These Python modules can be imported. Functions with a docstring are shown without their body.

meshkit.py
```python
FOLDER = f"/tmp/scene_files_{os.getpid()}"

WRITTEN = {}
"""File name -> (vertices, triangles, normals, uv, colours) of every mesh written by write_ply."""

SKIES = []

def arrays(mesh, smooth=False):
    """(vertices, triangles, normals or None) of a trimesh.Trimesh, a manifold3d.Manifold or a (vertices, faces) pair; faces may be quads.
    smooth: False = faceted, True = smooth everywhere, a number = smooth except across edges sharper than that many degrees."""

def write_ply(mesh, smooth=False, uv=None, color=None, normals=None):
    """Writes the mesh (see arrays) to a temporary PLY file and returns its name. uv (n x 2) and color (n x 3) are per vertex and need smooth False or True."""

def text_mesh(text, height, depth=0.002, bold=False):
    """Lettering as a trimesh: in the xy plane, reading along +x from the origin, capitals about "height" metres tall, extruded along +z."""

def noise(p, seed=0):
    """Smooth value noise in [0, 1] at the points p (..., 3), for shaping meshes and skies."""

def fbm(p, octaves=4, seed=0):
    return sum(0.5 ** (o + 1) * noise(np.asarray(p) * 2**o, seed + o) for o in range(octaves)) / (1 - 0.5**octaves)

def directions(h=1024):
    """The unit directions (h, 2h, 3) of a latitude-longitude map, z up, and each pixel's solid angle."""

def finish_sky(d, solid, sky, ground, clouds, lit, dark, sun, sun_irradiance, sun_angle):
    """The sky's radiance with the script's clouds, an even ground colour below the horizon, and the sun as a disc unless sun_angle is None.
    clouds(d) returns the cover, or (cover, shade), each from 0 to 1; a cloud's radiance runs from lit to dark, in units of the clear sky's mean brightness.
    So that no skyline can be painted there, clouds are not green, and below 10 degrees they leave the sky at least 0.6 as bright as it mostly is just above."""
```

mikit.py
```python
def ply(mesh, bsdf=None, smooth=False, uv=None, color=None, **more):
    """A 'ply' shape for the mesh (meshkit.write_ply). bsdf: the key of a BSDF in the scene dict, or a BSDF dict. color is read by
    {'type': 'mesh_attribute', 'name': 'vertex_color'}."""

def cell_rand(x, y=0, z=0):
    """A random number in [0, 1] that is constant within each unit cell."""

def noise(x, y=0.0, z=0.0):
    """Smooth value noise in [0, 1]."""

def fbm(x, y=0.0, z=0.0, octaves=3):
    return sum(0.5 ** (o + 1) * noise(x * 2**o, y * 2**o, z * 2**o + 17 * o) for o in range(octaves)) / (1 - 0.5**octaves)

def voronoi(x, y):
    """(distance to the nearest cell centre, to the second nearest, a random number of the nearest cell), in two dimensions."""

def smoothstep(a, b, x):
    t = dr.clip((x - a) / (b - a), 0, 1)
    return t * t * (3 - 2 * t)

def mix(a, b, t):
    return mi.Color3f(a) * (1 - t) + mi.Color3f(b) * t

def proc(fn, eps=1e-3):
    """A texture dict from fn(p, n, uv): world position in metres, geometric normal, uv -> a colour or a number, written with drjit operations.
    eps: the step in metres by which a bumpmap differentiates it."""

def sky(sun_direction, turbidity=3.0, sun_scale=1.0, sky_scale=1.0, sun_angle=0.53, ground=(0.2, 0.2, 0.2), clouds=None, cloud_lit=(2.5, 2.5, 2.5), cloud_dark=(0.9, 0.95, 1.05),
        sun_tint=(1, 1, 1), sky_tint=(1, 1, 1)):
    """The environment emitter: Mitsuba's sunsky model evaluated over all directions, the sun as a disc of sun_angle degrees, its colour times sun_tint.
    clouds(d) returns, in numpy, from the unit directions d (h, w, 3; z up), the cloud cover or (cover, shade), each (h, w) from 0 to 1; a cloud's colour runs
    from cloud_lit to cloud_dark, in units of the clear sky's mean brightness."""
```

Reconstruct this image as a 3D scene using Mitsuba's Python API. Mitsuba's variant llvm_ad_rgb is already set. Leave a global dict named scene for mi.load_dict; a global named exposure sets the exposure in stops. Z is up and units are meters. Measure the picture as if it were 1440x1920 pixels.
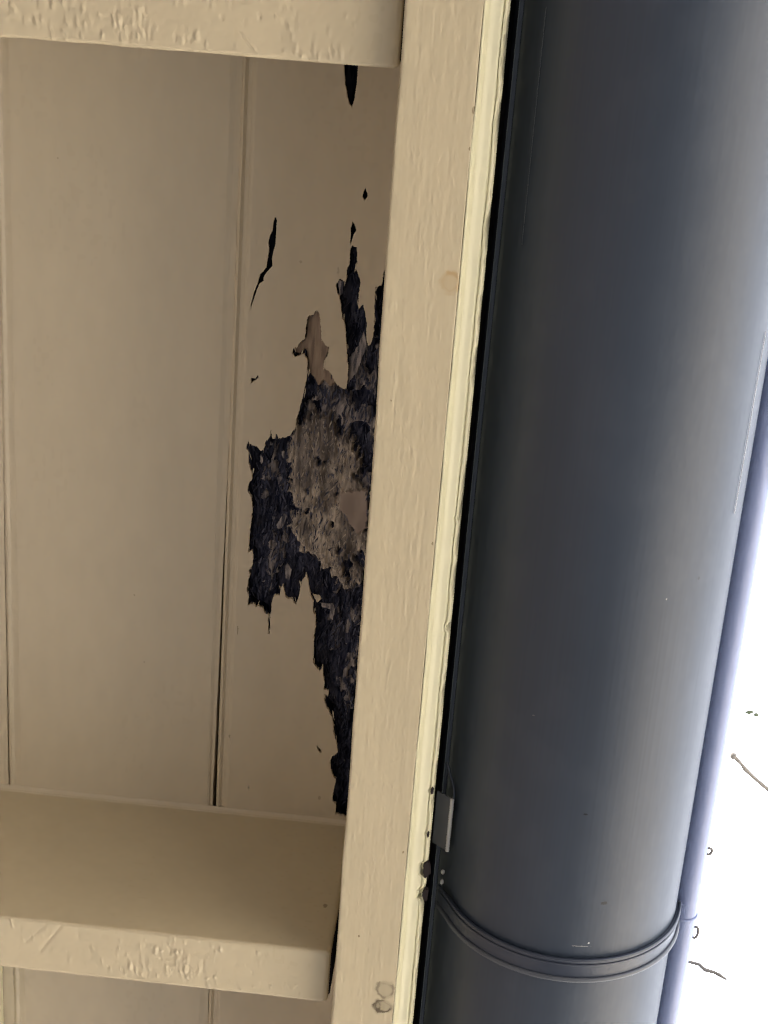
import math, numpy as np, trimesh, mitsuba as mi, drjit as dr, mikit, meshkit
import shapely
from shapely.geometry import Polygon, box
from shapely.ops import unary_union
from scipy.ndimage import gaussian_filter

# ---------------------------------------------------------------- camera, sky, exposure
T = mi.ScalarTransform4f
CAM_Z = 1.70                                   # eye height of the person holding the phone, under the eave
fwd = np.array([-0.04727613, 0.36653344, 0.92920299]); up = np.array([-0.09454541, -0.92770878, 0.36113374])
scene, labels = {}, {}
scene['camera'] = {'type': 'perspective', 'fov': math.degrees(2 * math.atan(720 / 2900)), 'fov_axis': 'x', 'near_clip': 0.02, 'far_clip': 500.0,
                   'to_world': T().look_at(origin=[0, 0, CAM_Z], target=[float(fwd[0]), float(fwd[1]), CAM_Z + float(fwd[2])], up=[float(v) for v in up])}
scene['daylight'] = mikit.sky((-0.62, -0.15, 0.77), turbidity=3, sun_scale=1.0, sun_angle=0.6, clouds=lambda d: 0.85, cloud_lit=(2.6, 2.6, 2.7))   # sun behind the house: the eave is in open shade
exposure = 4.13

# ---------------------------------------------------------------- materials
P = mikit
def tex(fn, eps=1e-3): return mikit.proc(fn, eps)
def principled(base, rough, bump=None, bscale=1.0, eps=4e-4, spec=0.5, metallic=0.0, **k):
    d = {'type': 'principled', 'base_color': base if isinstance(base, dict) else {'type': 'rgb', 'value': list(base)}, 'roughness': rough, 'specular': spec, 'metallic': metallic, **k}
    if bump is not None:
        d = {'type': 'bumpmap', 'arbitrary': tex(bump, eps), 'scale': bscale, 'bsdf': d}
    return {'type': 'twosided', 'bsdf': d}

CREAM = (0.475, 0.412, 0.300)
PSPOTS = [(-0.0655, 0.6495, 0.8950, 0.0016, 0.0026, 0.6), (-0.2260, 0.4770, 1.0, 0.0008, 0.0008, 0.4), (-0.2180, 0.5300, 1.0, 0.0006, 0.0007, 0.3), (-0.0600, 0.2120, 1.0, 0.0026, 0.0032, 0.18), (-0.0640, 0.2550, 1.0, 0.0008, 0.0012, 0.4), (-0.1180, 0.2240, 1.0, 0.0009, 0.0009, 0.3),
          (-0.0930, 0.2280, 1.0, 0.0007, 0.0028, 0.3), (-0.1530, 0.5850, 1.0, 0.0009, 0.0014, 0.6), (-0.0830, 0.6300, 1.0, 0.0012, 0.0020, 0.4), (-0.1500, 0.4960, 1.0, 0.0005, 0.0040, 0.55), (-0.1010, 0.3250, 1.0, 0.0006, 0.0010, 0.35), (-0.2800, 0.1700, 1.0, 0.0007, 0.0007, 0.3)]
def paint_col(tone, grime):
    def fn(p, n, uv):
        a = P.fbm(p.x * 22, p.y * 9, p.z * 22, 3)
        b = P.fbm(p.x * 140 + 5, p.y * 50, p.z * 140, 2)
        c = mi.Color3f(*tone) * (0.95 + 0.07 * a + 0.05 * b)
        s = P.smoothstep(0.70, 0.80, P.noise(p.x * 330, p.y * 210, p.z * 330)) * P.smoothstep(0.55, 0.75, P.noise(p.x * 31, p.y * 23, 3.0))
        c = P.mix(c, c * mi.Color3f(0.78, 0.75, 0.68), s * grime)
        for x, y, z, rx, ry, k in PSPOTS:
            r = dr.sqrt(dr.square((p.x - x) / rx) + dr.square((p.y - y) / ry) + dr.square((p.z - CAM_Z - z) / ry)) + 0.6 * (P.noise(p.x * 800, p.y * 800, p.z * 800) - 0.5)
            c = P.mix(c, mi.Color3f(0.13, 0.10, 0.06), P.smoothstep(1.2, 0.6, r) * k)
        return c
    return fn
def soffit_bump(p, n, uv):     # brush marks along the boards
    return 0.00010 * P.noise(p.x * 900, p.y * 45, 1.0) + 0.00016 * P.noise(p.x * 260, p.y * 22, 4.0) + 0.00016 * P.noise(p.x * 420, p.y * 420, 8.0)
scene['soffit_paint'] = principled(tex(paint_col(CREAM, 0.12)), 0.42, soffit_bump, 1.0)
def rafter_bump(p, n, uv):     # brush marks along the rafters
    return 0.00020 * P.noise(p.x * 45, p.y * 700, p.z * 600) + 0.00014 * P.noise(p.x * 500, p.y * 500, p.z * 500)
scene['rafter_paint'] = principled(tex(paint_col((0.440, 0.382, 0.264), 0.15)), 0.4, rafter_bump, 1.0)

# knots bleeding through the paint and specks on the fascia: centre (x, y), half sizes, ring width, strength
STAINS = [(-0.0155, 0.1900, 0.0052, 0.0052, 0.0011, 0.62, (0.34, 0.20, 0.06)), (-0.0185, 0.6765, 0.0062, 0.0042, 0.0012, 0.95, (0.09, 0.07, 0.04)), (-0.0215, 0.6765, 0.0016, 0.0036, 0.0008, 0.95, (0.09, 0.07, 0.04)),
          (-0.0175, 0.6625, 0.0052, 0.0062, 0.0010, 0.65, (0.10, 0.08, 0.045)), (-0.0168, 0.6990, 0.0062, 0.0045, 0.0012, 0.9, (0.10, 0.08, 0.045))]
SPECKS = [(-0.0115, 0.0980, 0.0008, 0.0019), (-0.0118, 0.1180, 0.0005, 0.0011), (-0.0108, 0.0715, 0.0006, 0.0012), (-0.0106, 0.3800, 0.0008, 0.0011), (-0.0078, 0.3935, 0.0008, 0.0010), (-0.0090, 0.4310, 0.0006, 0.0008),
          (-0.0375, 0.6230, 0.0007, 0.0010), (-0.0138, 0.5560, 0.0005, 0.0011), (-0.0430, 0.2600, 0.0004, 0.0007), (-0.0128, 0.3440, 0.0004, 0.0012)]
def fascia_col(p, n, uv):
    a = P.fbm(p.x * 40, p.y * 7, 2.0, 3)
    b = P.noise(p.x * 900, p.y * 30, 5.0)
    c = mi.Color3f(0.445, 0.386, 0.264) * (0.93 + 0.09 * a + 0.05 * b)
    wob = 0.35 * (P.noise(p.x * 380, p.y * 380, 7.0) - 0.5)
    brk = P.noise(p.x * 200, p.y * 160, 9.0)
    for x, y, rx, ry, w, s, col in STAINS:
        r = dr.sqrt(dr.square((p.x - x) / rx) + dr.square((p.y - y) / ry)) + wob
        ring = dr.exp(-dr.square((r - 1) * rx / w)) * (0.35 + 0.65 * P.smoothstep(0.3, 0.6, brk)) + 0.35 * P.smoothstep(1.0, 0.8, r)
        c = P.mix(c, mi.Color3f(*col), dr.clip(ring, 0, 1) * s)
    for x, y, rx, ry in SPECKS:
        r = dr.sqrt(dr.square((p.x - x) / rx) + dr.square((p.y - y) / ry)) + wob
        c = P.mix(c, mi.Color3f(0.16, 0.12, 0.06), P.smoothstep(1.15, 0.7, r) * 0.75)
    return c
scene['fascia_paint'] = principled(tex(fascia_col), 0.42, lambda p, n, uv: 0.00012 * P.noise(p.x * 1100, p.y * 60, p.z * 1100) + 0.00012 * P.noise(p.x * 700, p.y * 300, 3.0), 1.0)
scene['brightened_paint'] = principled(tex(lambda p, n, uv: mi.Color3f(0.555, 0.53, 0.365) * (0.93 + 0.10 * P.fbm(p.x * 200, p.y * 18, 1.0, 2))), 0.3, lambda p, n, uv: 0.0001 * P.noise(p.x * 900, p.y * 40, p.z * 900), 1.0)  # paler than the fascia paint: the light on the edge is painted in
GSPOTS = [(0.1225, 0.3560, 0.0004, 0.0006, 0.25), (0.0932, 0.4980, 0.0011, 0.0006, 0.004), (0.1015, 0.5930, 0.0055, 0.00035, 0.22), (0.1062, 0.5905, 0.0006, 0.0006, 0.6), (0.1120, 0.5610, 0.0022, 0.0013, 0.010),
          (0.1405, 0.3460, 0.0005, 0.0011, 0.006), (0.0560, 0.4400, 0.0006, 0.0005, 0.12)]
def _spots(c, p):          # flecks of paint and scuffs on the trough: (x, y, half sizes, grey)
    for x, y, rx, ry, g in GSPOTS:
        r = dr.sqrt(dr.square((p.x - x) / rx) + dr.square((p.y - y) / ry)) + 0.5 * (P.noise(p.x * 900, p.y * 900, 2.0) - 0.5)
        c = P.mix(c, mi.Color3f(g, g, g), P.smoothstep(1.15, 0.75, r) * 0.8)
    return c
def gutter_col(p, n, uv):
    a = P.fbm(p.x * 14, p.y * 5, p.z * 14, 3)
    streak = P.noise(dr.atan2(p.z - (CAM_Z + 0.88), p.x - 0.092) * 60, p.y * 2.0, 3.0)
    return _spots(mi.Color3f(0.0265, 0.0375, 0.0580) * (0.78 + 0.36 * a + 0.08 * streak) + 0.0035 * P.smoothstep(0.52, 0.72, P.fbm(p.x * 55, p.y * 38, p.z * 55, 3)), p)
scene['gutter_coating'] = principled(tex(gutter_col), tex(lambda p, n, uv: 0.40 + 0.10 * P.fbm(p.x * 26, p.y * 9, p.z * 26, 4)),
                                    lambda p, n, uv: 0.00008 * P.noise(p.x * 500, p.y * 500, p.z * 500) + 0.0005 * P.noise(p.x * 30, p.y * 14, p.z * 30), 1.0, spec=0.42)
scene['bracket_coating'] = principled((0.024, 0.032, 0.052), 0.36)
scene['lip_coating'] = principled((0.11, 0.135, 0.19), 0.4)
scene['clip_metal'] = principled((0.10, 0.105, 0.12), 0.4)
scene['rib_highlight'] = principled((0.060, 0.069, 0.088), 0.4)  # lighter tone paints a highlight along the lower rib
scene['bare_metal'] = principled((0.50, 0.49, 0.48), 0.4, spec=0.5)
scene['void'] = principled((0.012, 0.012, 0.016), 0.9, spec=0.1)
def wood_col(lo, hi, fx=520.0, fy=90.0):
    def fn(p, n, uv):
        t = P.fbm(p.x * fx, p.y * fy, p.z * 300, 3)
        return P.mix(lo, hi, P.smoothstep(0.25, 0.75, t))
    return fn
wb = lambda p, n, uv: 0.0005 * P.noise(p.x * 900, p.y * 160, p.z * 700)
scene['rotten_dark'] = principled(tex(wood_col((0.012, 0.016, 0.038), (0.072, 0.076, 0.112))), 0.8, wb, 1.0, spec=0.2)  # decayed wood, with the deep blue shade of the hole mixed into its colour
def shred_col(p, n, uv):
    t = 0.5 * P.fbm(p.x * 520, p.y * 130, p.z * 300, 3) + 0.5 * P.fbm(p.x * 190, p.y * 42, p.z * 120, 3)
    big = P.smoothstep(0.38, 0.62, P.fbm(p.x * 75, p.y * 48, 6.0, 3))
    c = P.mix((0.185, 0.163, 0.145), (0.52, 0.455, 0.38), P.smoothstep(0.25, 0.75, t))
    return P.mix(c * mi.Color3f(0.36, 0.36, 0.40), c, 0.15 + 0.85 * big)
scene['rotten_mid'] = principled(tex(shred_col), 0.85, wb, 1.0, spec=0.15)
scene['bare_brown'] = principled(tex(wood_col((0.17, 0.125, 0.095), (0.30, 0.235, 0.18), 420, 60)), 0.8, wb, 0.5, spec=0.2)
scene['patch_brown'] = principled(tex(wood_col((0.24, 0.195, 0.17), (0.32, 0.265, 0.23), 120, 60)), 0.8, spec=0.2)
scene['rotten_weathered'] = principled(tex(wood_col((0.034, 0.036, 0.056), (0.36, 0.325, 0.31), 380, 80)), 0.85, wb, 1.0, spec=0.15)
scene['fibre_pale'] = principled((0.36, 0.32, 0.27), 0.85, spec=0.2)
scene['fibre_brown'] = principled((0.24, 0.215, 0.195), 0.85, spec=0.2)
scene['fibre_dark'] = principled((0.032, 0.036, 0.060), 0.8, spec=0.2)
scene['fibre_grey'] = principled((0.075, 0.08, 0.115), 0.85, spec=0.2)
scene['flake_grey'] = principled(tex(wood_col((0.04, 0.042, 0.06), (0.30, 0.275, 0.27), 600, 110)), 0.7, spec=0.3)
scene['twig_bark'] = principled(tex(lambda p, n, uv: mi.Color3f(0.13, 0.125, 0.12) * (0.7 + 0.6 * P.noise(p.x * 120, p.y * 120, p.z * 120))), 0.8)
scene['leaf_green'] = {'type': 'twosided', 'bsdf': {'type': 'diffuse', 'reflectance': {'type': 'rgb', 'value': [0.10, 0.125, 0.095]}}}
scene['water'] = {'type': 'dielectric', 'int_ior': 1.33}
scene['thread'] = principled((0.40, 0.41, 0.43), 0.5)
scene['thread_dim'] = principled((0.07, 0.08, 0.10), 0.6)
scene['chip_brown'] = principled((0.022, 0.018, 0.019), 0.85, spec=0.1)
scene['paving'] = principled(tex(lambda p, n, uv: mi.Color3f(0.41, 0.405, 0.385) * (0.75 + 0.5 * P.fbm(p.x * 3, p.y * 3, 0.0, 4))), 0.9, spec=0.2)
scene['dull_ground'] = principled(tex(lambda p, n, uv: mi.Color3f(0.125, 0.125, 0.12) * (0.6 + 0.8 * P.fbm(p.x * 12, p.y * 12, 0.0, 4))), 0.95, spec=0.1)
scene['rim_glare'] = principled((0.17, 0.21, 0.36), 0.35, spec=0.5)  # pale blue stands in for sky glare along the front rim
scene['render_coat'] = principled(tex(lambda p, n, uv: mi.Color3f(0.26, 0.23, 0.21) * (0.9 + 0.2 * P.fbm(p.x * 9, p.y * 9, p.z * 9, 3))), 0.9, spec=0.2)
scene['roof_felt'] = principled(tex(lambda p, n, uv: mi.Color3f(0.05, 0.05, 0.055) * (0.7 + 0.6 * P.fbm(p.x * 60, p.y * 60, 0.0, 3))), 0.9, spec=0.2)

# ---------------------------------------------------------------- helpers
Z0 = CAM_Z                                     # heights below are measured from the eye
def key_for(k):
    if k not in scene and k not in labels: return k
    i = 1
    while f'{k}_{i:03d}' in scene or f'{k}_{i:03d}' in labels: i += 1
    return f'{k}_{i:03d}'
def thing(name, label, cat, group=None):
    k = key_for(name); labels[k] = {'label': label, 'category': cat}
    if group: labels[k]['group'] = group
    return k
def put(name, mesh, mat, parent=None, smooth=False, label=None, cat=None, kind=None, group=None):
    k = key_for(name if parent is None else f'{parent}__{name}')
    if isinstance(mesh, tuple): v, f = np.asarray(mesh[0], float), np.asarray(mesh[1])
    else: v, f = np.asarray(mesh.vertices, float), np.asarray(mesh.faces)
    m = trimesh.Trimesh(v + [0, 0, Z0], f, process=False)
    scene[k] = mikit.ply(m, mat, smooth=smooth)
    L = {}
    if label: L['label'] = label
    if cat: L['category'] = cat
    if kind: L['kind'] = kind
    if group: L['group'] = group
    if L: labels[k] = L
    return k
def bx(x0, x1, y0, y1, z0, z1):
    return trimesh.creation.box(extents=(x1 - x0, y1 - y0, z1 - z0), transform=trimesh.transformations.translation_matrix(((x0 + x1) / 2, (y0 + y1) / 2, (z0 + z1) / 2)))
def cat(*ms): return trimesh.util.concatenate(list(ms))
def sweep(prof, stations, axis, closed=True, disp=None, caps=True, scale=None):
    """prof (n,2) swept along axis 'x' or 'y'. Profile is (y,z) or (x,z). disp(p, nrm) -> offsets (…,3)."""
    prof = np.asarray(prof, float); st = np.asarray(stations, float); n, m = len(prof), len(st)
    nx = np.roll(prof, -1, 0) - np.roll(prof, 1, 0)
    if not closed: nx[0], nx[-1] = prof[1] - prof[0], prof[-1] - prof[-2]
    nn = np.stack([nx[:, 1], -nx[:, 0]], 1); nn /= np.linalg.norm(nn, axis=1, keepdims=True) + 1e-12
    V = np.zeros((m, n, 3)); N = np.zeros((m, n, 3))
    a, b = (0, 1) if axis == 'x' else (1, 0)
    pr = np.repeat(prof[None], m, 0)
    if scale is not None: pr = pr - nn[None] * scale[:, None, None]
    V[:, :, a] = st[:, None]; V[:, :, b] = pr[:, :, 0]; V[:, :, 2] = pr[:, :, 1]
    N[:, :, b] = nn[None, :, 0]; N[:, :, 2] = nn[None, :, 1]
    if disp is not None: V = V + disp(V, N)
    i, j = np.meshgrid(np.arange(m - 1), np.arange(n if closed else n - 1), indexing='ij')
    j2 = (j + 1) % n
    q = np.stack([i * n + j, i * n + j2, (i + 1) * n + j2, (i + 1) * n + j], -1).reshape(-1, 4)
    F = np.vstack([q[:, [0, 1, 2]], q[:, [0, 2, 3]]])
    V = V.reshape(-1, 3)
    if caps and closed:
        for s in (0, m - 1):
            c = V[s * n:(s + 1) * n].mean(0); V = np.vstack([V, c]); k = len(V) - 1
            jj = np.arange(n); F = np.vstack([F, np.stack([s * n + jj, s * n + (jj + 1) % n, np.full(n, k)], 1)])
    mesh = trimesh.Trimesh(V, F, process=False); trimesh.repair.fix_normals(mesh)
    return mesh
def tube(pts, radii, sides=8):
    p = np.asarray(pts, float); r = np.broadcast_to(np.asarray(radii, float), (len(p),))
    t = np.gradient(p, axis=0); t /= np.linalg.norm(t, axis=1, keepdims=True)
    a = np.cross(t, [0.31, 0.52, 0.8]); a /= np.linalg.norm(a, axis=1, keepdims=True); b = np.cross(t, a)
    an = np.arange(sides) * 2 * np.pi / sides
    V = p[:, None] + r[:, None, None] * (np.cos(an)[None, :, None] * a[:, None] + np.sin(an)[None, :, None] * b[:, None])
    i, j = np.meshgrid(np.arange(len(p) - 1), np.arange(sides), indexing='ij'); j2 = (j + 1) % sides
    q = np.stack([i * sides + j, i * sides + j2, (i + 1) * sides + j2, (i + 1) * sides + j], -1).reshape(-1, 4)
    F = np.vstack([q[:, [0, 1, 2]], q[:, [0, 2, 3]]]); V = V.reshape(-1, 3)
    for s in (0, len(p) - 1):
        V = np.vstack([V, p[s]]); k = len(V) - 1; jj = np.arange(sides)
        F = np.vstack([F, np.stack([s * sides + jj, s * sides + (jj + 1) % sides, np.full(sides, k)], 1)])
    m = trimesh.Trimesh(V, F, process=False); trimesh.repair.fix_normals(m); return m
def nz(p, sx, sy, sz, seed=0): return meshkit.noise(np.asarray(p) * [sx, sy, sz], seed)
def dense(a, b, y0, y1, step, far):            # stations: fine in y0..y1, coarse outside
    return np.concatenate([np.arange(a, y0, far), np.arange(y0, y1, step), np.arange(y1, b + 1e-9, far)])

# ---------------------------------------------------------------- the setting
put('ground', (np.array([[-80, -80, -Z0], [80, -80, -Z0], [80, 80, -Z0], [-80, 80, -Z0]], float), np.array([[0, 1, 2], [0, 2, 3]])), 'paving', label='pale paved ground below the eave', kind='structure')
put('house_wall', bx(-8.0, -0.56, -6.0, 9.0, -Z0, 0.998), 'render_coat', label='brown house wall that carries the eave', cat='wall')
put('shading_wall', bx(-0.56, 1.25, -1.5, -1.3, -Z0, 0.995), 'render_coat', 'house_wall')  # unseen wall, added to darken the rafter side that faces it
put('roof', bx(-8.2, 0.060, -6.2, 9.2, 1.026, 1.060), 'roof_felt', label='dark felted roof edge above the soffit boards', cat='roof')

put('gap_flap', sweep([(0.0058, 1.0255), (0.0058, 0.955), (0.040, 0.900), (0.0415, 0.901), (0.0078, 0.956), (0.0078, 1.0255)], np.linspace(-6.0, 9.0, 3), 'y'), 'roof_felt', 'roof')  # flap added to keep daylight out of the gap behind the gutter
put('dark_strip', bx(-0.56, 1.05, -6.0, 9.0, -Z0 - 0.2, -Z0 + 0.03), 'dull_ground', label='unseen dark ground strip added at the wall foot to cut bounced light', kind='structure')  # unseen strip, added so less light bounces up under the eave

# ---------------------------------------------------------------- soffit boards
soffit = thing('soffit', 'cream painted boarded soffit with a rotted hole beside the fascia', 'soffit')
ZS = 1.0
Y0, Y1 = -1.5, 2.6
st = dense(Y0, Y1, -0.1, 0.95, 0.004, 0.05)
def gap(y): return 0.0028 * np.clip((y - 0.34) / 0.30, 0, 1) * np.where(y > 0.68, 0.15, 1)
def board_profile(x0, x1, bead=True):
    """left edge carries a small bead and two quirks, right edge a soft chamfer (seen from below)."""
    L = [(x0, 0.010), (x0, 0.0016), (x0 + 0.0006, 0.0008), (x0 + 0.0013, -0.0003), (x0 + 0.0022, -0.0006), (x0 + 0.0030, 0.0), (x0 + 0.0040, 0.0013), (x0 + 0.0048, 0.0015), (x0 + 0.0056, 0.0011), (x0 + 0.0064, 0.0012), (x0 + 0.0074, 0.0006), (x0 + 0.0088, 0.0001), (x0 + 0.010, 0)]
    if x1 is None: return np.array(L)
    R = [(x1 - 0.008, 0), (x1 - 0.0062, 0.0004), (x1 - 0.0045, 0.0011), (x1 - 0.0030, 0.0013), (x1 - 0.0012, 0.0014), (x1, 0.0016), (x1, 0.010), (x1, 0.018), (x0, 0.018)]
    return np.array(L + [(x, 0) for x in np.linspace(x0 + 0.02, x1 - 0.02, 6)] + R)
def board_disp(x1):
    def d(V, N):
        o = np.zeros_like(V)
        o[..., 2] = 0.0004 * (nz(V, 12, 3, 1, 5) - 0.5)
        e = (V[..., 0] > x1 - 0.0035) * 1.0
        o[..., 0] = -e * gap(V[..., 1]) * (1.0 if x1 > -0.2 else 0.35) + e * 0.0005 * (nz(V, 1, 90, 1, 9) - 0.5) * (V[..., 1] > 0.2)
        return o
    return d
def add_board(x0, x1, label):
    pr = board_profile(x0, x1); shallow = np.abs(pr[:, 0] + 0.3205) < 0.012; pr[shallow & (pr[:, 1] < 0.005), 1] *= 0.5; pr[:, 1] += ZS
    m = sweep(pr, st, 'y', disp=board_disp(x1))
    put('board', m, 'soffit_paint', soffit, smooth=35, label=label)
add_board(-0.1615 - 0.159, -0.1615, None)
add_board(-0.1615 - 2 * 0.159, -0.1615 - 0.159, None)
add_board(-0.558, -0.1615 - 2 * 0.159, None)

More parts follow.
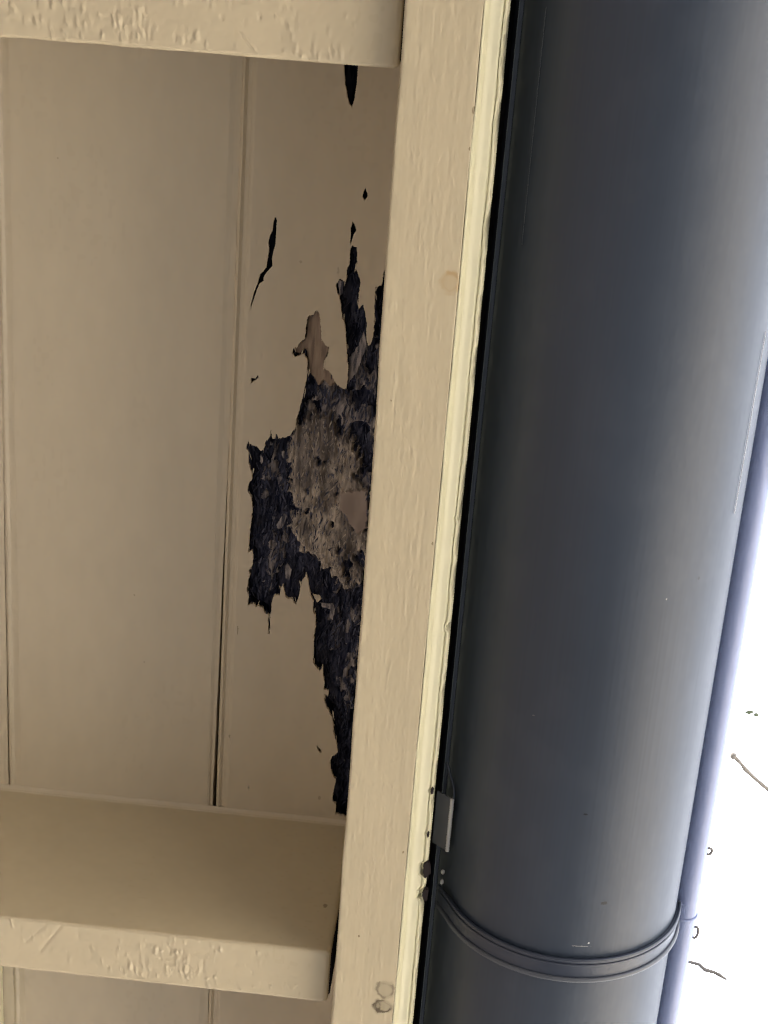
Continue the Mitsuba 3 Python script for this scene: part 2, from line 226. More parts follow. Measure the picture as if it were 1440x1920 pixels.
def ring(k, amp=0.00045, step=0.0005, seed=0):
    a = np.array(OUT[k], float).reshape(-1, 2) * 1e-4
    return rough(a, amp, step, seed)
def rough(a, amp, step, seed):
    pts = []
    for p, q in zip(a, np.roll(a, -1, 0)):
        n = max(1, int(np.hypot(*(q - p)) / step)); pts += [p + (q - p) * t / n for t in range(n)]
    a = np.array(pts); w = np.c_[a, a[:, 0] * 0]
    a = a + amp * 2 * np.c_[meshkit.noise(w * 900, seed) - 0.5, 1.8 * (meshkit.noise(w * [1500, 500, 1], seed + 1) - 0.5)]
    g = Polygon(a).buffer(0)
    return max(g.geoms, key=lambda q: q.area) if hasattr(g, 'geoms') else g
OUT = {
'main': [-612,6442,-704,6423,-703,6342,-732,6308,-730,6247,-716,6123,-739,6101,-759,6031,-770,5972,-749,5927,-719,5899,-731,5799,-756,5730,-767,5625,-791,5575,-826,5514,-844,5458,-841,5423,-815,5420,-813,5379,-854,5377,-847,5330,-860,5274,-870,5189,-888,5231,-910,5210,-938,5173,-942,5054,-945,4952,-938,4884,-944,4784,-965,4764,-963,4708,-959,4685,-988,4633,-1001,4568,-1004,4544,-1021,4479,-1044,4515,-1062,4572,-1072,4661,-1085,4718,-1100,4709,-1117,4677,-1157,4681,-1175,4628,-1188,4574,-1202,4598,-1214,4660,-1249,4669,-1263,4715,-1268,4827,-1266,4973,-1279,4969,-1284,4818,-1304,4814,-1326,4777,-1358,4758,-1377,4772,-1394,4740,-1434,4761,-1432,4689,-1449,4635,-1441,4579,-1428,4522,-1439,4491,-1416,4455,-1409,4378,-1420,4336,-1450,4345,-1448,4274,-1441,4187,-1434,4111,-1433,4005,-1442,3921,-1468,3892,-1465,3839,-1442,3785,-1449,3743,-1471,3683,-1475,3590,-1495,3572,-1482,3519,-1452,3542,-1417,3549,-1392,3582,-1368,3565,-1360,3507,-1332,3484,-1327,3422,-1317,3480,-1293,3485,-1290,3439,-1274,3478,-1235,3464,-1197,3450,-1161,3396,-1151,3304,-1142,3275,-1119,3159,-1100,3045,-1098,2984,-1102,2913,-1125,2855,-1153,2878,-1191,2887,-1208,2858,-1204,2837,-1175,2820,-1158,2783,-1130,2755,-1123,2695,-1118,2605,-1081,2582,-1061,2556,-1037,2578,-1023,2666,-1013,2755,-992,2783,-962,2800,-964,2850,-981,2892,-982,2953,-942,2974,-920,3013,-898,3051,-856,3083,-827,3080,-821,3029,-827,2918,-845,2789,-858,2661,-888,2575,-909,2459,-931,2412,-939,2364,-917,2333,-887,2345,-875,2320,-873,2266,-856,2231,-862,2136,-845,2106,-816,2113,-811,2198,-812,2256,-789,2312,-777,2350,-783,2399,-788,2467,-775,2525,-754,2484,-735,2541,-721,2609,-713,2727,-695,2775,-679,2734,-668,2673,-674,2526,-680,2370,-638,2347,-630,2259,-614,2219],
'crack': [-1366,1957,-1351,1979,-1352,2055,-1353,2141,-1365,2180,-1372,2238,-1366,2286,-1388,2312,-1407,2338,-1420,2358,-1423,2393,-1451,2415,-1473,2490,-1490,2550,-1502,2596,-1499,2551,-1479,2461,-1457,2401,-1449,2351,-1426,2325,-1408,2299,-1401,2250,-1394,2182,-1401,2126,-1393,2087,-1376,2047,-1374,2000],
'h1': [-855,1946,-841,1973,-830,2000,-845,2035,-860,2098,-865,2079,-862,2033,-866,1994],
'notch': [-975,955,-884,956,-885,1079,-896,1187,-908,1227,-933,1181,-958,1085],
'h2': [-787,1719,-768,1776,-787,1806,-806,1780],
'h3': [-1481,3061,-1451,3066,-1430,3041,-1428,3061,-1454,3081,-1475,3101],
'h4': [-875,5842,-852,5873,-833,5897,-850,5911,-867,5887],
'h5': [-1373,6262,-1364,6267,-1371,6287],
'plate': [-1206,3462,-1161,3386,-1108,3300,-991,3308,-892,3339,-848,3427,-789,3451,-708,3505,-698,3648,-729,3776,-639,3809,-621,4145,-636,4297,-685,4466,-783,4509,-929,4415,-999,4227,-1069,4042,-1152,3966,-1185,3906,-1180,3800,-1199,3719,-1216,3565],
'plate_low': [-1149,4029,-1068,4053,-987,4097,-802,4186,-637,4276,-621,4514,-714,4634,-819,4568,-929,4415,-1033,4350,-1139,4242,-1202,4162],
'tongue': [-1107,2995,-1120,2845,-1162,2894,-1217,2864,-1214,2828,-1168,2779,-1135,2751,-1129,2686,-1124,2596,-1081,2572,-1061,2546,-1028,2568,-1013,2665,-1003,2754,-952,2799,-958,2860,-975,2902,-973,2947,-922,2978,-897,3057,-944,3102,-986,3055,-1023,3099,-1056,3041],
'patch': [-833,3849,-726,3823,-629,3808,-613,4112,-695,4153,-749,4084,-783,4013,-830,3975,-824,3911],
'f0': [-977,4632,-927,4632,-910,4663,-939,4694],
'f1': [-918,4697,-822,4693,-809,4747,-820,4821,-846,4812,-840,4739,-901,4734],
'f2': [-1263,4137,-1208,4035,-1188,4054,-1213,4142,-1247,4172],
'f3': [-1333,4490,-1303,4259,-1269,4234,-1250,4548,-1285,4551],
'f4': [-1390,3613,-1373,3663,-1387,3691,-1398,3666],
'f5': [-1296,4071,-1276,4074,-1280,4106,-1295,4097],
'f6': [-1250,3579,-1230,3572,-1228,3628,-1243,3619],
'f7': [-1352,4647,-1323,4605,-1296,4652,-1309,4709,-1340,4690],
'f8': [-1189,4442,-1170,4419,-1137,4470,-1153,4559,-1179,4540],
'f9': [-851,5067,-802,5027,-765,5137,-737,5260,-777,5276,-824,5178],
'f10': [-736,5283,-631,5306,-626,5550,-657,5554,-729,5398],
'f11': [-931,2344,-892,2350,-896,2438,-915,2450],
'f12': [-1019,2987,-991,2974,-998,3107,-1035,3234,-1057,3195],
'f13': [-802,3170,-732,3184,-719,3224,-756,3269,-807,3243],
'f14': [-829,2888,-768,2782,-736,2679,-710,2777,-774,2984,-819,3049],
'f15': [-1240,4209,-1208,4249,-1171,4397,-1217,4500,-1249,4460],
'mid0': [-915,3281,-589,3250,-588,3555,-598,3825,-725,3838,-839,3579,-890,3380],
'mid1': [-1056,3031,-989,3004,-921,2998,-866,3094,-817,3090,-821,2938,-767,2802,-693,2735,-604,2767,-590,3377,-830,3359,-967,3393,-1137,3389,-1095,3239,-1040,3142],
'mid2': [-821,4549,-611,4526,-615,4916,-624,5259,-614,5572,-683,5627,-749,5400,-832,5225,-823,5029,-876,4821,-822,4693],
'mid3': [-1325,4556,-1324,4348,-1280,4203,-1220,4207,-1153,4352,-1127,4480,-1141,4602,-1184,4552,-1217,4500,-1254,4559,-1288,4707,-1350,4691],
'mid4': [-1419,3761,-1396,3593,-1250,3568,-1222,3648,-1229,3805,-1278,4042,-1315,4110,-1370,3967],
}
main = ring('main')
cut = unary_union([main] + [ring(k, 0.0002) for k in ('crack', 'h1', 'notch', 'h2', 'h3', 'h4', 'h5')])
XR = -0.0525
b3 = thing('soffit__board', None, None) if False else key_for('soffit__board')
skin = box(-0.1515, Y0, XR + 0.0005, Y1).difference(cut)
parts = [g for g in getattr(skin, 'geoms', [skin]) if g.area > 1e-7]
plates = [trimesh.creation.extrude_polygon(g, 0.0030, engine='earcut') for g in parts]
for q in plates: q.apply_translation((0, 0, ZS))
edge = board_profile(-0.1615, None); edge = np.vstack([edge, [(-0.1515, 0.0), (-0.1515, 0.018), (-0.1615, 0.018)]]); edge[:, 1] += ZS
em = sweep(edge, st, 'y')
em.merge_vertices()
put('board', cat(*plates, em), 'soffit_paint', soffit, smooth=35, label='narrow board rotted through to dark wood beside the fascia')

# the rotted timber behind the painted skin
R = np.random.default_rng(7)
gx = np.arange(-0.1535, XR + 0.001, 0.0006); gy = np.arange(0.05, 0.665, 0.0006)
GX, GY = np.meshgrid(gx, gy, indexing='ij')
pl, plow, ton, pat = ring('plate', 0.0035, 0.0008, 3), ring('plate_low', 0.0035, 0.0008, 5), ring('tongue', 0.0006, 0.0006, 7), ring('patch', 0.0006, 0.0006, 9)
inside = lambda g: shapely.contains_xy(g, GX, GY)
mpl, mlow, mton, mpat = inside(pl), inside(plow), inside(ton), inside(pat)
S = np.stack([GX, GY, GX * 0], -1)
eat = meshkit.fbm(S * [160, 85, 1], 3, 41) + 0.10 * np.clip((GX + 0.085) / 0.03, -1, 1)          # where the shredded layer has rotted away, more so towards the fascia
mpl &= eat < 0.76; mlow &= eat < 0.70
mmid = np.zeros_like(mpl)
for k_, s_, e_ in (('mid0', 5, 0.55), ('mid1', 6, 0.56), ('mid2', 7, 0.56), ('mid3', 8, 0.52), ('mid4', 9, 0.42)): mmid |= inside(ring(k_, 0.003, 0.0008, s_)) & (eat < e_)
mmid &= ~(mpl | mlow)
U = S[..., 0] + 0.0045 * (meshkit.noise(S * [90, 45, 1], 11) - 0.5) + 0.10 * (S[..., 1] - 0.36) * (meshkit.noise(S * [14, 9, 1], 12) - 0.5); W = S[..., 1]
fib = meshkit.noise(np.stack([U * 900, W * 150, U * 0], -1), 21)
fib2 = meshkit.noise(np.stack([U * 320, W * 70, U * 0], -1), 22)
lump = meshkit.fbm(S * [110, 70, 1], 3, 23)
depth = 0.013 + 0.016 * (lump - 0.45) + 0.007 * (fib2 - 0.5) + 0.0022 * (fib - 0.5)
dpl = 0.0040 + 0.006 * (lump - 0.5) + 0.0034 * (fib2 - 0.5) + 0.0018 * (fib - 0.5)
sm = lambda m, s: gaussian_filter(m.astype(float), s)
a = sm(mmid, 1.2); depth = depth * (1 - a) + (dpl * 1.3 + 0.0040) * a
a = sm(mlow, 1.2); depth = depth * (1 - a) + (dpl + 0.0025) * a
a = sm(mpl, 1.0); depth = depth * (1 - a) + dpl * a
a = sm(mpat, 0.8); depth = depth * (1 - a) + (0.0016 + 0.0004 * fib2) * a
a = sm(mton, 0.8); depth = depth * (1 - a) + (0.0010 + 0.0006 * fib) * a
far = 1 - sm(inside(main.buffer(0.002)), 1.5); depth = np.clip(depth * (1 - far) + 0.020 * far, 0.0006, 0.021)
V = np.stack([GX, GY, ZS + 0.0031 + depth], -1).reshape(-1, 3)
ni, nj = GX.shape
i, j = np.meshgrid(np.arange(ni - 1), np.arange(nj - 1), indexing='ij')
q = np.stack([i * nj + j, i * nj + j + 1, (i + 1) * nj + j + 1, (i + 1) * nj + j], -1).reshape(-1, 4)     # normals down
lab = np.where(mton, 3, np.where(mpat, 2, np.where(mpl | mlow, 1, np.where(mmid, 4, 0))))
ql = lab[:-1, :-1].reshape(-1)
near = shapely.contains_xy(cut.buffer(0.012), GX[:-1, :-1], GY[:-1, :-1]).reshape(-1)
b3k = b3
for code, nm, mt, lb in ((0, 'decayed_core', 'rotten_dark', 'decayed wood deep in the hole, blue-black shade put into its colour'), (1, 'fibrous_wood', 'rotten_mid', 'grey-brown shredded wood in the middle of the hole'), (4, 'weathered_wood', 'rotten_weathered', 'dark weathered strips of wood inside the hole'), (2, 'bare_patch', 'patch_brown', 'smooth brown patch beside the fascia'), (3, 'bare_tongue', 'bare_brown', 'brown bare tongue of wood at the upper left of the hole')):
    s = (ql == code) & near
    f = np.vstack([q[s][:, [0, 1, 2]], q[s][:, [0, 2, 3]]]); u, inv = np.unique(f, return_inverse=True)
    put(nm, (V[u], inv.reshape(-1, 3)), mt, b3k, smooth=True, label=lb, kind='stuff' if code in (0, 1, 4) else None)
# sarking above the boards, so that no daylight comes through the hole
put('backing', bx(-0.556, 0.0, Y0, Y1, ZS + 0.0245, ZS + 0.0255), 'void', soffit)

def sliver(c, L, wd, th, yaw, pitch, bend=0.0):
    """a tapered splinter: 4-sided prism narrowing to both ends."""
    t = np.array([-1, -0.4, 0.3, 1.0]); w = np.array([0.35, 1.0, 0.8, 0.08])
    p = []
    for tt, ww in zip(t, w):
        x = tt * L / 2; zz = bend * (tt ** 2)
        for sy, sz in ((-1, -1), (1, -1), (1, 1), (-1, 1)): p.append((sy * wd / 2 * ww, x, zz + sz * th / 2 * (0.5 + 0.5 * ww)))
    p = np.array(p)
    cy, sy_, cp, sp = math.cos(yaw), math.sin(yaw), math.cos(pitch), math.sin(pitch)
    p = np.c_[p[:, 0], p[:, 1] * cp - p[:, 2] * sp, p[:, 1] * sp + p[:, 2] * cp]
    p = np.c_[p[:, 0] * cy - p[:, 1] * sy_, p[:, 0] * sy_ + p[:, 1] * cy, p[:, 2]] + c
    f = []
    for k in range(3):
        for s in range(4):
            a0, b0 = k * 4 + s, k * 4 + (s + 1) % 4; f += [(a0, b0, b0 + 4), (a0, b0 + 4, a0 + 4)]
    f += [(0, 2, 1), (0, 3, 2), (12, 13, 14), (12, 14, 15)]
    return p, np.array(f)
def many(lst):
    o, vs, fs = 0, [], []
    for v, f in lst: vs.append(v); fs.append(f + o); o += len(v)
    return np.vstack(vs), np.vstack(fs)
def depth_at(x, y):
    return depth[np.clip(np.searchsorted(gx, x), 0, ni - 1), np.clip(np.searchsorted(gy, y), 0, nj - 1)]
def scatter(region, n, mats, L, W_, lift):
    out = {m: [] for m in mats}; x0, y0, x1, y1 = region.bounds; got = 0
    while got < n:
        x, y = R.uniform(x0, x1), R.uniform(y0, y1)
        if not region.contains(shapely.Point(x, y)): continue
        got += 1
        l = R.uniform(*L); w = R.uniform(*W_)
        z = ZS + 0.0031 + depth_at(x, y) - R.uniform(0, lift)
        out[mats[R.integers(len(mats))]].append(sliver((x, y, max(z, ZS + 0.0012)), l, w, w * 0.5, R.normal(0.1, 0.32), R.normal(0, 0.16), R.uniform(-0.0006, 0.0006)))
    return out
fibres = {}
core_region = main.buffer(-0.0005)
for reg, n, mats, L, W_, lift in ((pl.union(plow).intersection(core_region).difference(pat), 700, ['fibre_pale', 'fibre_brown', 'fibre_brown', 'fibre_grey', 'fibre_dark'], (0.002, 0.007), (0.0003, 0.0008), 0.0005),
                                  (core_region.difference(pl).difference(plow).difference(ton), 900, ['fibre_dark', 'fibre_dark', 'fibre_dark', 'fibre_grey'], (0.003, 0.010), (0.0006, 0.0016), 0.003)):
    for k, v in scatter(reg, n, mats, L, W_, lift).items(): fibres.setdefault(k, []).extend(v)
for k, v in fibres.items():
    put('wood_fibre', many(v), k, b3k, kind='stuff')
# splinters of the torn edge: they run with the grain and stand into the hole
sp = []
bd = np.array(main.exterior.coords)
for k in range(0, len(bd), 7):
    if R.random() < 0.45 and bd[k, 0] < -0.060:
        sp.append(sliver((bd[k, 0] + R.normal(0, 0.0006), bd[k, 1] + R.normal(0, 0.001), ZS + 0.0016 + R.uniform(0, 0.001)), R.uniform(0.003, 0.008), R.uniform(0.0004, 0.001), 0.0006, R.normal(0, 0.18), R.normal(0, 0.08)))
put('torn_edge', many(sp[::2]), 'soffit_paint', b3k, kind='stuff'); put('torn_edge', many(sp[1::2]), 'fibre_dark', b3k, kind='stuff')
# larger loose flakes, one by one
def flake(k, mat, lift, th=0.0007, tilt=0.0):
    a = ring(k, 0.0003, 0.0006, hash_id(k)); m = trimesh.creation.extrude_polygon(a, th, engine='earcut')
    m = m.subdivide(); c = m.centroid
    d = m.vertices - c
    L = np.abs(d[:, 1]).max() + 1e-9
    m.vertices[:, 2] += ZS + lift + tilt * d[:, 1] + 0.0012 * (d[:, 0] / L) ** 2 - 0.0008 * (d[:, 1] / L) ** 2
    put('wood_flake' if mat != 'soffit_paint' else 'paint_flake', m, mat, b3k, smooth=30)
def hash_id(k): return 31 + int(k[1:]) * 3
for k, mt, lift, tl in (('f0', 'soffit_paint', 0.0018, 0.1), ('f1', 'flake_grey', 0.0028, 0.1), ('f2', 'flake_grey', 0.0040, 0.15), ('f4', 'flake_grey', 0.003, 0.1), ('f5', 'flake_grey', 0.004, 0.1), ('f6', 'flake_grey', 0.003, 0.1),
                        ('f8', 'flake_grey', 0.0050, 0.1), ('f11', 'flake_grey', 0.0030, 0.1), ('f14', 'flake_grey', 0.005, 0.06)):
    flake(k, mt, lift, tilt=tl)

# ---------------------------------------------------------------- rafters
def lumps(clusters, seed):
    r = np.random.default_rng(seed); L = []
    for cx, cy, sx, sy, n, h in clusters:
        for _ in range(n): L.append((r.normal(cx, sx), r.normal(cy, sy), r.uniform(0.0005, 0.0011), r.uniform(0.0010, 0.0030), h * r.uniform(0.4, 1.0) * (1 if r.random() < 0.72 else -0.8)))
    return np.array(L)
def rafter(y0, zb, clusters, label, seed, cracks=(), xe=-0.058, group='rafters under the eave'):
    t = thing('rafter', label, 'rafter', group)
    w, zt, r = 0.0415, 0.997, 0.0022
    an = np.linspace(0, np.pi / 2, 5)
    yb = np.arange(y0 + r + 0.0004, y0 + w - r, 0.0008)
    c1 = [(y0 + r - r * math.cos(q), zb + r - r * math.sin(q)) for q in an]; c2 = [(y0 + w - r + r * math.sin(q), zb + r - r * math.cos(q)) for q in an]
    side = np.concatenate([np.arange(zb + 0.004, zb + 0.02, 0.002), np.arange(zb + 0.022, zt - 0.003, 0.006), [zt - 0.0025, zt - 0.001]])
    prof = [(y0, z) for z in side[::-1]] + c1 + [(y, zb) for y in yb] + c2 + [(y0 + w, z) for z in side]
    prof = [(y0 - 0.0012, zt), *prof, (y0 + w + 0.0012, zt)]
    xs = np.concatenate([np.arange(-0.555, -0.345, 0.01), np.arange(-0.345, xe - 0.002, 0.0008), [xe - 0.0012, xe - 0.0005, xe]])
    sc = np.zeros(len(xs)); sc[-4:] = (0.0002, 0.0006, 0.0014, 0.0028)
    Lm = lumps(clusters, seed) if len(clusters) else np.zeros((0, 5))
    def disp(V, N):
        h = 0.0006 * (meshkit.fbm(V * [60, 60, 60], 2, seed) - 0.5) + 0.00025 * (meshkit.noise(V * [500, 500, 500], seed + 1) - 0.5)
        bot = (N[..., 2] < -0.6)
        x, y = V[..., 0], V[..., 1]
        for cx, cy, sx, sy, a in Lm:
            m = bot & (np.abs(x - cx) < 4 * sx) & (np.abs(y - cy) < 3.5 * sy)
            h[m] += a * np.exp(-((x[m] - cx) / sx) ** 2 - ((y[m] - cy) / sy) ** 2)
        for (xa, ya, xb, yb_, wd, dp) in cracks:
            tt = np.clip(((x - xa) * (xb - xa) + (y - ya) * (yb_ - ya)) / ((xb - xa) ** 2 + (yb_ - ya) ** 2), 0, 1)
            dd = np.hypot(x - xa - tt * (xb - xa), y - ya - tt * (yb_ - ya))
            h -= bot * dp * np.exp(-(dd / wd) ** 2)
        return N * h[..., None]
    put('timber', sweep(prof, xs, 'x', disp=disp, scale=sc), 'rafter_paint', t, smooth=50)
    gx_ = bx(xe + 0.0001, xe + 0.0009, y0 + 0.0042, y0 + w - 0.0042, zb + 0.0042, zt - 0.002)
    put('gap_shade', gx_, 'void', t, label='dark plate standing in for the shade between rafter end and fascia')  # dark plate added for the shade in the gap behind the fascia
    for s, yy in ((-1, y0), (1, y0 + w)):
        pr = np.array([(yy - s * 0.0005, 1.0004), (yy + s * 0.0030, 1.0004), (yy + s * 0.0029, 0.9996), (yy + s * 0.0014, 0.9989), (yy + s * 0.0006, 0.9976), (yy + s * 0.0003, 0.9962), (yy - s * 0.0005, 0.9962)])
        put('filler', sweep(pr, np.arange(-0.5555, -0.0565, 0.003), 'x', disp=lambda V, N: N * (0.0007 * (meshkit.noise(V * [90, 0, 0] + [0, s * 3.0, 0], 4) - 0.5))[..., None]), 'soffit_paint', t, smooth=70)
    return t
H = 0.0008
rafter(0.0405, 0.845, [(-0.258, 0.063, 0.012, 0.008, 34, H), (-0.225, 0.071, 0.012, 0.006, 30, H), (-0.200, 0.070, 0.010, 0.006, 30, H), (-0.155, 0.050, 0.008, 0.004, 14, 1.3 * H), (-0.145, 0.055, 0.01, 0.006, 12, H), (-0.160, 0.076, 0.007, 0.003, 10, H),
                       (-0.090, 0.077, 0.011, 0.0025, 26, H), (-0.105, 0.060, 0.015, 0.008, 12, 0.8 * H), (-0.08, 0.055, 0.012, 0.008, 8, 0.7 * H), (-0.2, 0.06, 0.06, 0.012, 40, 0.5 * H)],
       'cream rafter with blistered paint above the rotted hole, its underside across the top', 3, cracks=[(-0.138, 0.070, -0.128, 0.080, 0.0006, -0.0003)], xe=-0.0530)
rafter(0.6495, 0.845, [(-0.165, 0.668, 0.014, 0.006, 34, 1.1 * H), (-0.150, 0.676, 0.010, 0.005, 26, 1.1 * H), (-0.190, 0.680, 0.010, 0.004, 16, H), (-0.140, 0.655, 0.02, 0.003, 14, H), (-0.100, 0.685, 0.02, 0.004, 14, 0.8 * H), (-0.25, 0.67, 0.02, 0.008, 12, 0.7 * H), (-0.17, 0.67, 0.07, 0.012, 50, 0.5 * H)],
       'cream rafter below the rotted hole, showing both its shaded side and pitted underside', 5, cracks=[(-0.238, 0.652, -0.252, 0.674, 0.0007, 0.0005), (-0.248, 0.652, -0.262, 0.668, 0.0006, 0.0004), (-0.272, 0.650, -0.271, 0.656, 0.0006, -0.0006)], xe=-0.0560)
# thin cover strip against the boards past the lower rafter
put('cover_strip', bx(-0.348, -0.3290, 0.695, Y1, 0.978, 0.9985), 'brightened_paint', soffit, label='pale narrow strip at the edge of the boards past the lower rafter')

# ---------------------------------------------------------------- fascia board with its chamfered edge
fascia = thing('fascia_board', 'cream fascia board seen from below with wood grain, knot stains and a bright chamfered edge', 'fascia')
zf = 0.830
xa, xb = -0.0515, -0.0112
fst = dense(Y0, Y1, -0.02, 0.80, 0.0012, 0.04)
an = np.linspace(0, np.pi / 2, 5)
flat = np.arange(xa + 0.0022, xb - 0.0015, 0.0007)
prof = [(xa, 0.995), (xa, zf + 0.03), (xa, zf + 0.012), (xa, zf + 0.005)] + [(xa + 0.0016 - 0.0016 * math.cos(q), zf + 0.0016 - 0.0016 * math.sin(q)) for q in an] + [(x, zf) for x in flat] \
     + [(xb - 0.0006 + 0.0006 * math.sin(q), zf + 0.0006 - 0.0006 * math.cos(q)) for q in an] + [(xb, zf + 0.004), (xb, 0.995)]
GL = np.random.default_rng(12)
GR = np.c_[GL.uniform(xa + 0.003, xb - 0.003, 420), GL.uniform(-0.02, 0.8, 420), GL.uniform(0.0004, 0.0007, 420), GL.uniform(0.002, 0.009, 420), GL.uniform(-0.00011, 0.00009, 420)]
def fascia_disp(V, N):
    x, y = V[..., 0], V[..., 1]
    bot = N[..., 2] < -0.6
    h = bot * (0.00012 * (nz(V, 900, 55, 0, 2) - 0.5) + 0.00008 * (nz(V, 420, 14, 0, 3) - 0.5) + 0.00018 * (nz(V, 700, 300, 0, 6) - 0.5)) + 0.0003 * (nz(V, 30, 20, 30, 4) - 0.5)
    for cx, cy, sx, sy, a in GR:
        m = bot & (np.abs(x - cx) < 3 * sx) & (np.abs(y - cy) < 3 * sy)
        h[m] += a * np.exp(-((x[m] - cx) / sx) ** 2 - ((y[m] - cy) / sy) ** 2)
    o = N * h[..., None]
    o[..., 0] += (N[..., 0] < -0.3) * (0.0016 * (meshkit.fbm(np.stack([y * 14, y * 0, y * 0], -1), 3, 8) - 0.5))
    return o
put('board', sweep(prof, fst, 'y', disp=fascia_disp), 'fascia_paint', fascia, smooth=45)
# chamfered outer strip, its quirk and ragged painted lip
ch = [(xb + 0.0003, 0.995), (xb + 0.0003, zf + 0.0009), (xb + 0.0003, zf + 0.0001), (xb + 0.0008, zf + 0.0000), (xb + 0.0014, zf + 0.0006), (xb + 0.0020, zf + 0.0015), (xb + 0.0026, zf + 0.0027), (xb + 0.0032, zf + 0.0036), (xb + 0.0040, zf + 0.0043), (xb + 0.0056, zf + 0.0053), (xb + 0.0074, zf + 0.0059), (xb + 0.0090, zf + 0.0062),
      (xb + 0.0100, zf + 0.0066), (xb + 0.0104, zf + 0.0076), (xb + 0.0108, zf + 0.0076), (xb + 0.0113, zf + 0.0066), (xb + 0.0122, zf + 0.0066), (xb + 0.0132, zf + 0.0074), (xb + 0.0138, zf + 0.0100), (xb + 0.0138, zf + 0.04), (xb + 0.0138, 0.995)]
def ch_disp(V, N):
    o = np.zeros_like(V); y = V[..., 1]
    lip = np.clip((V[..., 0] - (xb + 0.0104)) / 0.002, 0, 1) * (V[..., 2] < zf + 0.02)
    n1 = meshkit.fbm(np.stack([y * 90, y * 0, y * 0], -1), 3, 31)
    o[..., 0] = lip * (-0.0012 * np.clip(n1 - 0.45, 0, 1) * 4)
    for c, s, dp in ((0.5715, 0.0062, 0.0042), (0.5905, 0.0050, 0.0034), (0.545, 0.002, 0.0012), (0.513, 0.0016, 0.0011), (0.33, 0.002, 0.0008), (0.40, 0.003, 0.0008)):
        k = np.clip(2.4 * (1.0 - np.abs(y - c) / s) + 1.2 * (meshkit.noise(np.stack([y * 500, y * 0, y * 0], -1), 3) - 0.5), 0, 1)
        o[..., 0] -= np.clip((V[..., 0] - (xb + 0.0075)) / 0.004, 0, 1) * dp * k
    wb_ = 0.0008 * (meshkit.fbm(np.stack([y * 25, y * 0, y * 0], -1), 3, 33) - 0.5) * (V[..., 2] < zf + 0.003)
    o[..., 0] += wb_
    o[..., 2] += 0.00025 * (nz(V, 500, 60, 500, 35) - 0.5) * (V[..., 2] < zf + 0.05)
    return o
put('chamfer_strip', sweep(ch, fst, 'y', disp=ch_disp), 'brightened_paint', fascia, smooth=40, label='glossy chamfered edge with chipped paint, its brightness painted in as ivory')

for cx, cy, lx, ly, sd in ((0.0021, 0.5712, 0.0024, 0.0060, 1), (0.0026, 0.5905, 0.0018, 0.0046, 2), (0.0008, 0.5450, 0.0007, 0.0020, 3), (0.0006, 0.5130, 0.0009, 0.0022, 4)):
    rr = np.random.default_rng(sd); q = np.linspace(0, 2 * np.pi, 19)[:-1]; k = 1 + rr.uniform(-0.22, 0.22, 18)
    m = trimesh.creation.extrude_polygon(Polygon(np.c_[cx + lx * k * np.cos(q), cy + ly * k * np.sin(q)]), 0.0035, engine='earcut'); m.apply_translation((0, 0, zf + 0.0056)); put('paint_chip', m, 'chip_brown', fascia, label='dark chip where paint has broken off the edge')

# ---------------------------------------------------------------- gutter
gutter = thing('gutter', 'dark grey half-round gutter running along the outside of the fascia', 'gutter')
gc, gz, gr = 0.0920, 0.8800, 0.0765
th = np.linspace(math.radians(197), 2 * math.pi, 58)
outer = [(gc + gr * math.cos(q), gz + gr * math.sin(q)) for q in th]
inner = [(gc + (gr - 0.0016) * math.cos(q), gz + (gr - 0.0016) * math.sin(q)) for q in th[::-1]]
gst = dense(Y0, Y1, -0.1, 1.0, 0.02, 0.08)
def g_disp(V, N):
    o = np.zeros_like(V); o[..., 0] = 0.0007 * (nz(V, 0, 3, 0, 5) - 0.5); o[..., 2] = 0.0012 * (nz(V, 9, 4, 0, 6) - 0.5); return o
put('trough', sweep([(0.0095, 0.8835), (0.0118, 0.8730)] + outer + inner + [(0.0134, 0.8734), (0.0111, 0.8838)], gst, 'y', disp=g_disp), 'gutter_coating', gutter, smooth=40)
bt = np.linspace(0, 2 * math.pi, 25)[:-1]
put('front_bead', sweep([(0.1757 + 0.0093 * math.cos(q), 0.8850 + 0.0093 * math.sin(q)) for q in bt], gst, 'y', disp=g_disp), 'rim_glare', gutter, smooth=40, label='front rim with sky glare painted in as pale blue-grey')
put('back_lip', sweep([(0.0090 + 0.0019 * math.cos(q), 0.8845 + 0.0019 * math.sin(q)) for q in bt[::2]], gst, 'y', disp=g_disp), 'lip_coating', gutter, smooth=40)

# strap bracket round the gutter
br = thing('gutter_bracket', 'ribbed dark strap bracket hooked round the gutter near the bottom', 'bracket')
t2 = np.concatenate([[0], np.linspace(math.radians(202), math.radians(356), 48)])
def arc(rad, y):
    p = [(gc + rad * math.cos(q), y, gz + rad * math.sin(q)) for q in t2[1:]]
    return np.array([(0.0108, y, 0.8650)] + p)
def strap(r0, r1, ya, yb):
    a = [arc(r0, ya), arc(r1, ya), arc(r1, yb), arc(r0, yb)]; n = len(a[0]); V = np.vstack(a); F = []
    for s in range(4):
        for k in range(n - 1):
            p0, p1 = s * n + k, ((s + 1) % 4) * n + k; F += [(p0, p1, p1 + 1), (p0, p1 + 1, p0 + 1)]
    for k in (0, n - 1): F += [(k, n + k, 2 * n + k), (k, 2 * n + k, 3 * n + k)]
    m = trimesh.Trimesh(V, np.array(F), process=False); trimesh.repair.fix_normals(m); return m
put('strap', strap(gr + 0.0006, gr + 0.0024, 0.6020, 0.6170), 'bracket_coating', br, smooth=40)
put('rib', tube(arc(gr + 0.0026, 0.6022), 0.0011), 'bracket_coating', br, smooth=50)
put('rib', tube(arc(gr + 0.0026, 0.6056), 0.0008), 'bracket_coating', br, smooth=50)
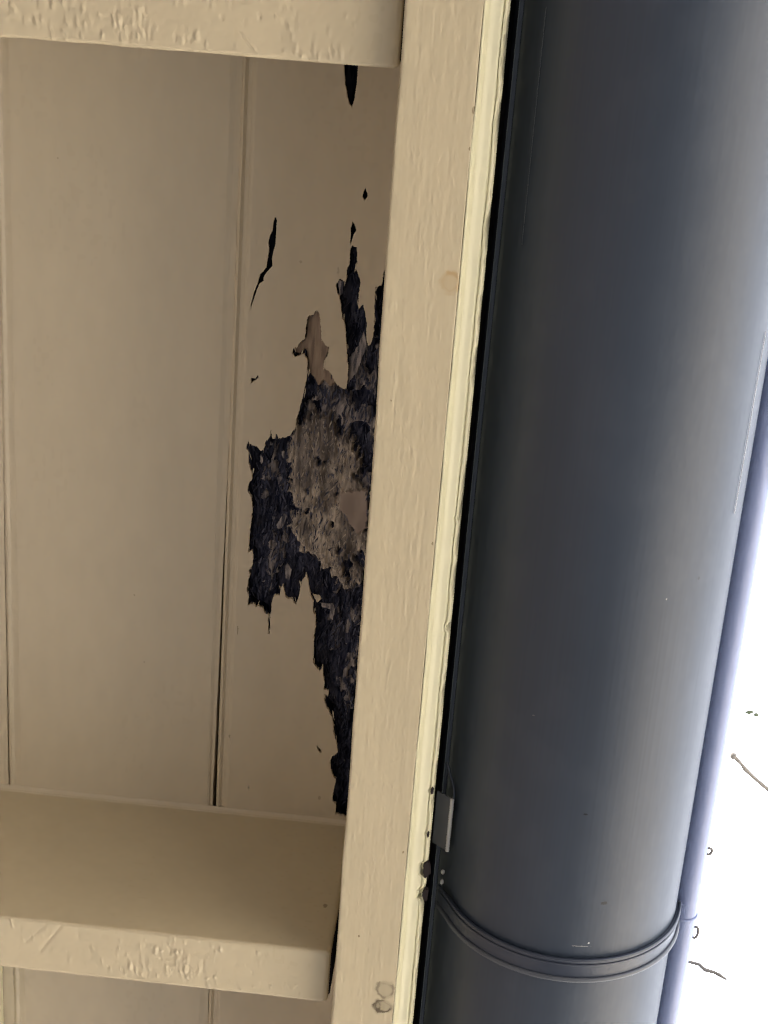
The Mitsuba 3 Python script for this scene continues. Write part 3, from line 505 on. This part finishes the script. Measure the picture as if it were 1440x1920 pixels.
put('rib', tube(arc(gr + 0.0030, 0.6165), 0.0016), 'rib_highlight', br, smooth=50)
hk = np.array([(0.1757 + 0.0098 * math.cos(q), 0.0, 0.8850 + 0.0098 * math.sin(q)) for q in np.linspace(math.radians(215), math.radians(420), 20)])
put('hook', cat(tube(hk + [0, 0.6165, 0], 0.0008), tube(hk[:6] + [0, 0.6040, 0], 0.0006)), 'rim_glare', br, smooth=50)
put('end_tab', cat(tube([(0.1640, 0.6075, 0.8640), (0.1690, 0.6050, 0.8715), (0.1715, 0.6030, 0.8780)], [0.0012, 0.0016, 0.0010]), tube([(0.1660, 0.5990, 0.8690), (0.1672, 0.6040, 0.8655)], 0.0010)), 'lip_coating', br, smooth=50)
for y in (0.5905, 0.5970):
    s = trimesh.creation.icosphere(subdivisions=2, radius=0.0015); s.apply_scale((0.9, 1.2, 0.9)); s.apply_translation((0.0128, y, 0.8640 - (y - 0.5905) * 0.3)); put('rivet', s, 'bare_metal', br, smooth=True)

# folded clip between fascia and gutter
clip = thing('gutter_clip', 'small folded metal clip with a bright edge between fascia and gutter', 'clip')
cp = [(0.0040, 0.8660), (0.0045, 0.8670), (0.0142, 0.8590), (0.0136, 0.8580)]
put('plate', sweep(cp, np.linspace(0.5310, 0.5700, 4), 'y'), 'clip_metal', clip)
put('folded_edge', sweep([(0.0141 + 0.0013 * math.cos(q), 0.8585 + 0.0013 * math.sin(q)) for q in bt[::3]], np.linspace(0.5310, 0.5705, 4), 'y'), 'bare_metal', clip, smooth=40)
put('wire', tube([(0.0085, 0.5060, 0.8610), (0.0115, 0.5150, 0.8600), (0.0145, 0.5235, 0.8590), (0.0150, 0.5290, 0.8588), (0.0147, 0.5320, 0.8587)], 0.0007), 'bracket_coating', clip, smooth=50)

# cobweb threads and specks of dirt on the trough
def on_gutter(deg, r=gr + 0.0006): return gc + r * math.cos(math.radians(deg)), gz + r * math.sin(math.radians(deg))
def thread(deg0, deg1, ya, yb, rad, label, mat='thread'):
    pts = [(*on_gutter(deg0 + (deg1 - deg0) * s)[:1], ya + (yb - ya) * s, on_gutter(deg0 + (deg1 - deg0) * s, gr + 0.0008)[1]) for s in np.linspace(0, 1, 14)]
    put('cobweb_thread', tube(pts, rad, 5), mat, None, smooth=True, label=label, cat='cobweb', group='cobweb threads on the gutter')
thread(330.5, 329, 0.205, 0.312, 0.0002, 'long pale cobweb thread along the bright outer side of the gutter')
thread(203, 203.5, 0.045, 0.170, 0.00016, 'faint cobweb thread high on the dark inner side of the gutter', 'thread_dim')

# ---------------------------------------------------------------- twigs, drops
tw = put('twig', tube([(0.172, 0.662, 0.900), (0.188, 0.6676, 0.901), (0.196, 0.6690, 0.901), (0.2005, 0.6722, 0.900), (0.2070, 0.6735, 0.900), (0.2110, 0.6752, 0.900), (0.2165, 0.6785, 0.900)], [0.0012, 0.0011, 0.0011, 0.0014, 0.0011, 0.0012, 0.0006], 7), 'twig_bark', label='crooked dry twig sticking out of the gutter at lower right', cat='twig', smooth=50)
for (x, y, z, rx, ry, lb) in ((0.1858, 0.5665, 0.8845, 0.0023, 0.0024, 'tiny round wire loop on the gutter rim above the strap bracket'), (0.1862, 0.6310, 0.8845, 0.0022, 0.0045, 'tiny oval wire loop on the gutter rim just below the strap bracket')):
    q = np.linspace(math.radians(-130), math.radians(130), 22)
    put('wire_loop', tube(np.c_[x + rx * np.cos(q), y + ry * np.sin(q), z + 0.0004 * np.cos(2 * q)], 0.00085, 7), 'twig_bark', label=lb, cat='wire loop', smooth=50, group='tiny wire loops on the gutter rim')
branch = thing('overhanging_branch', 'thin bare branch tip against the white sky at right', 'branch')
put('stem', tube([(0.8600, 2.2320, 4.0), (0.8660, 2.2350, 4.0), (0.8900, 2.2560, 4.0), (0.9030, 2.2720, 4.0), (0.9300, 2.2950, 4.0), (0.9800, 2.3330, 4.0), (1.20, 2.47, 4.02), (1.9, 2.8, 4.1)], [0.0070, 0.0065, 0.0042, 0.0062, 0.0050, 0.0055, 0.010, 0.018], 7), 'twig_bark', branch, smooth=50)
put('bud', trimesh.creation.icosphere(subdivisions=2, radius=0.0095).apply_translation((0.8640, 2.2335, 4.0)), 'twig_bark', branch, smooth=True)
spray = thing('leaf_spray', 'tiny curled leaf against the white sky above the bare branch tip', 'leaf')
def leaf(c, L, w, yaw):
    t = np.linspace(-1, 1, 9); V, F = [], []
    for s in t:
        ww = w * (1 - s * s) ** 0.6 + 0.0004
        for k in (-1, 0, 1): V.append((s * L, k * ww, 0.25 * L * s * s + (abs(k)) * 0.35 * ww))
    for i_ in range(8):
        for k in range(2): a_ = i_ * 3 + k; F += [(a_, a_ + 3, a_ + 4), (a_, a_ + 4, a_ + 1)]
    V = np.array(V); m = trimesh.Trimesh(np.vstack([V, V + [0, 0, 0.0012]]), np.vstack([F, np.array(F)[:, ::-1] + len(V)]), process=False)
    m.apply_transform(trimesh.transformations.rotation_matrix(yaw, (0, 0, 1))); m.apply_translation(c); return m
put('blade', leaf((0.888, 2.0880, 4.0), 0.012, 0.0045, -0.2), 'leaf_green', spray, smooth=True)
put('blade', leaf((0.908, 2.0940, 4.0), 0.006, 0.0055, 0.3), 'leaf_green', spray, smooth=True)
put('stalk', tube([(0.9080, 2.0940, 4.001), (0.9500, 2.0900, 4.01), (1.10, 2.12, 4.05), (1.9, 2.30, 4.2)], [0.0004, 0.0005, 0.0006, 0.003], 6), 'twig_bark', spray, smooth=True)
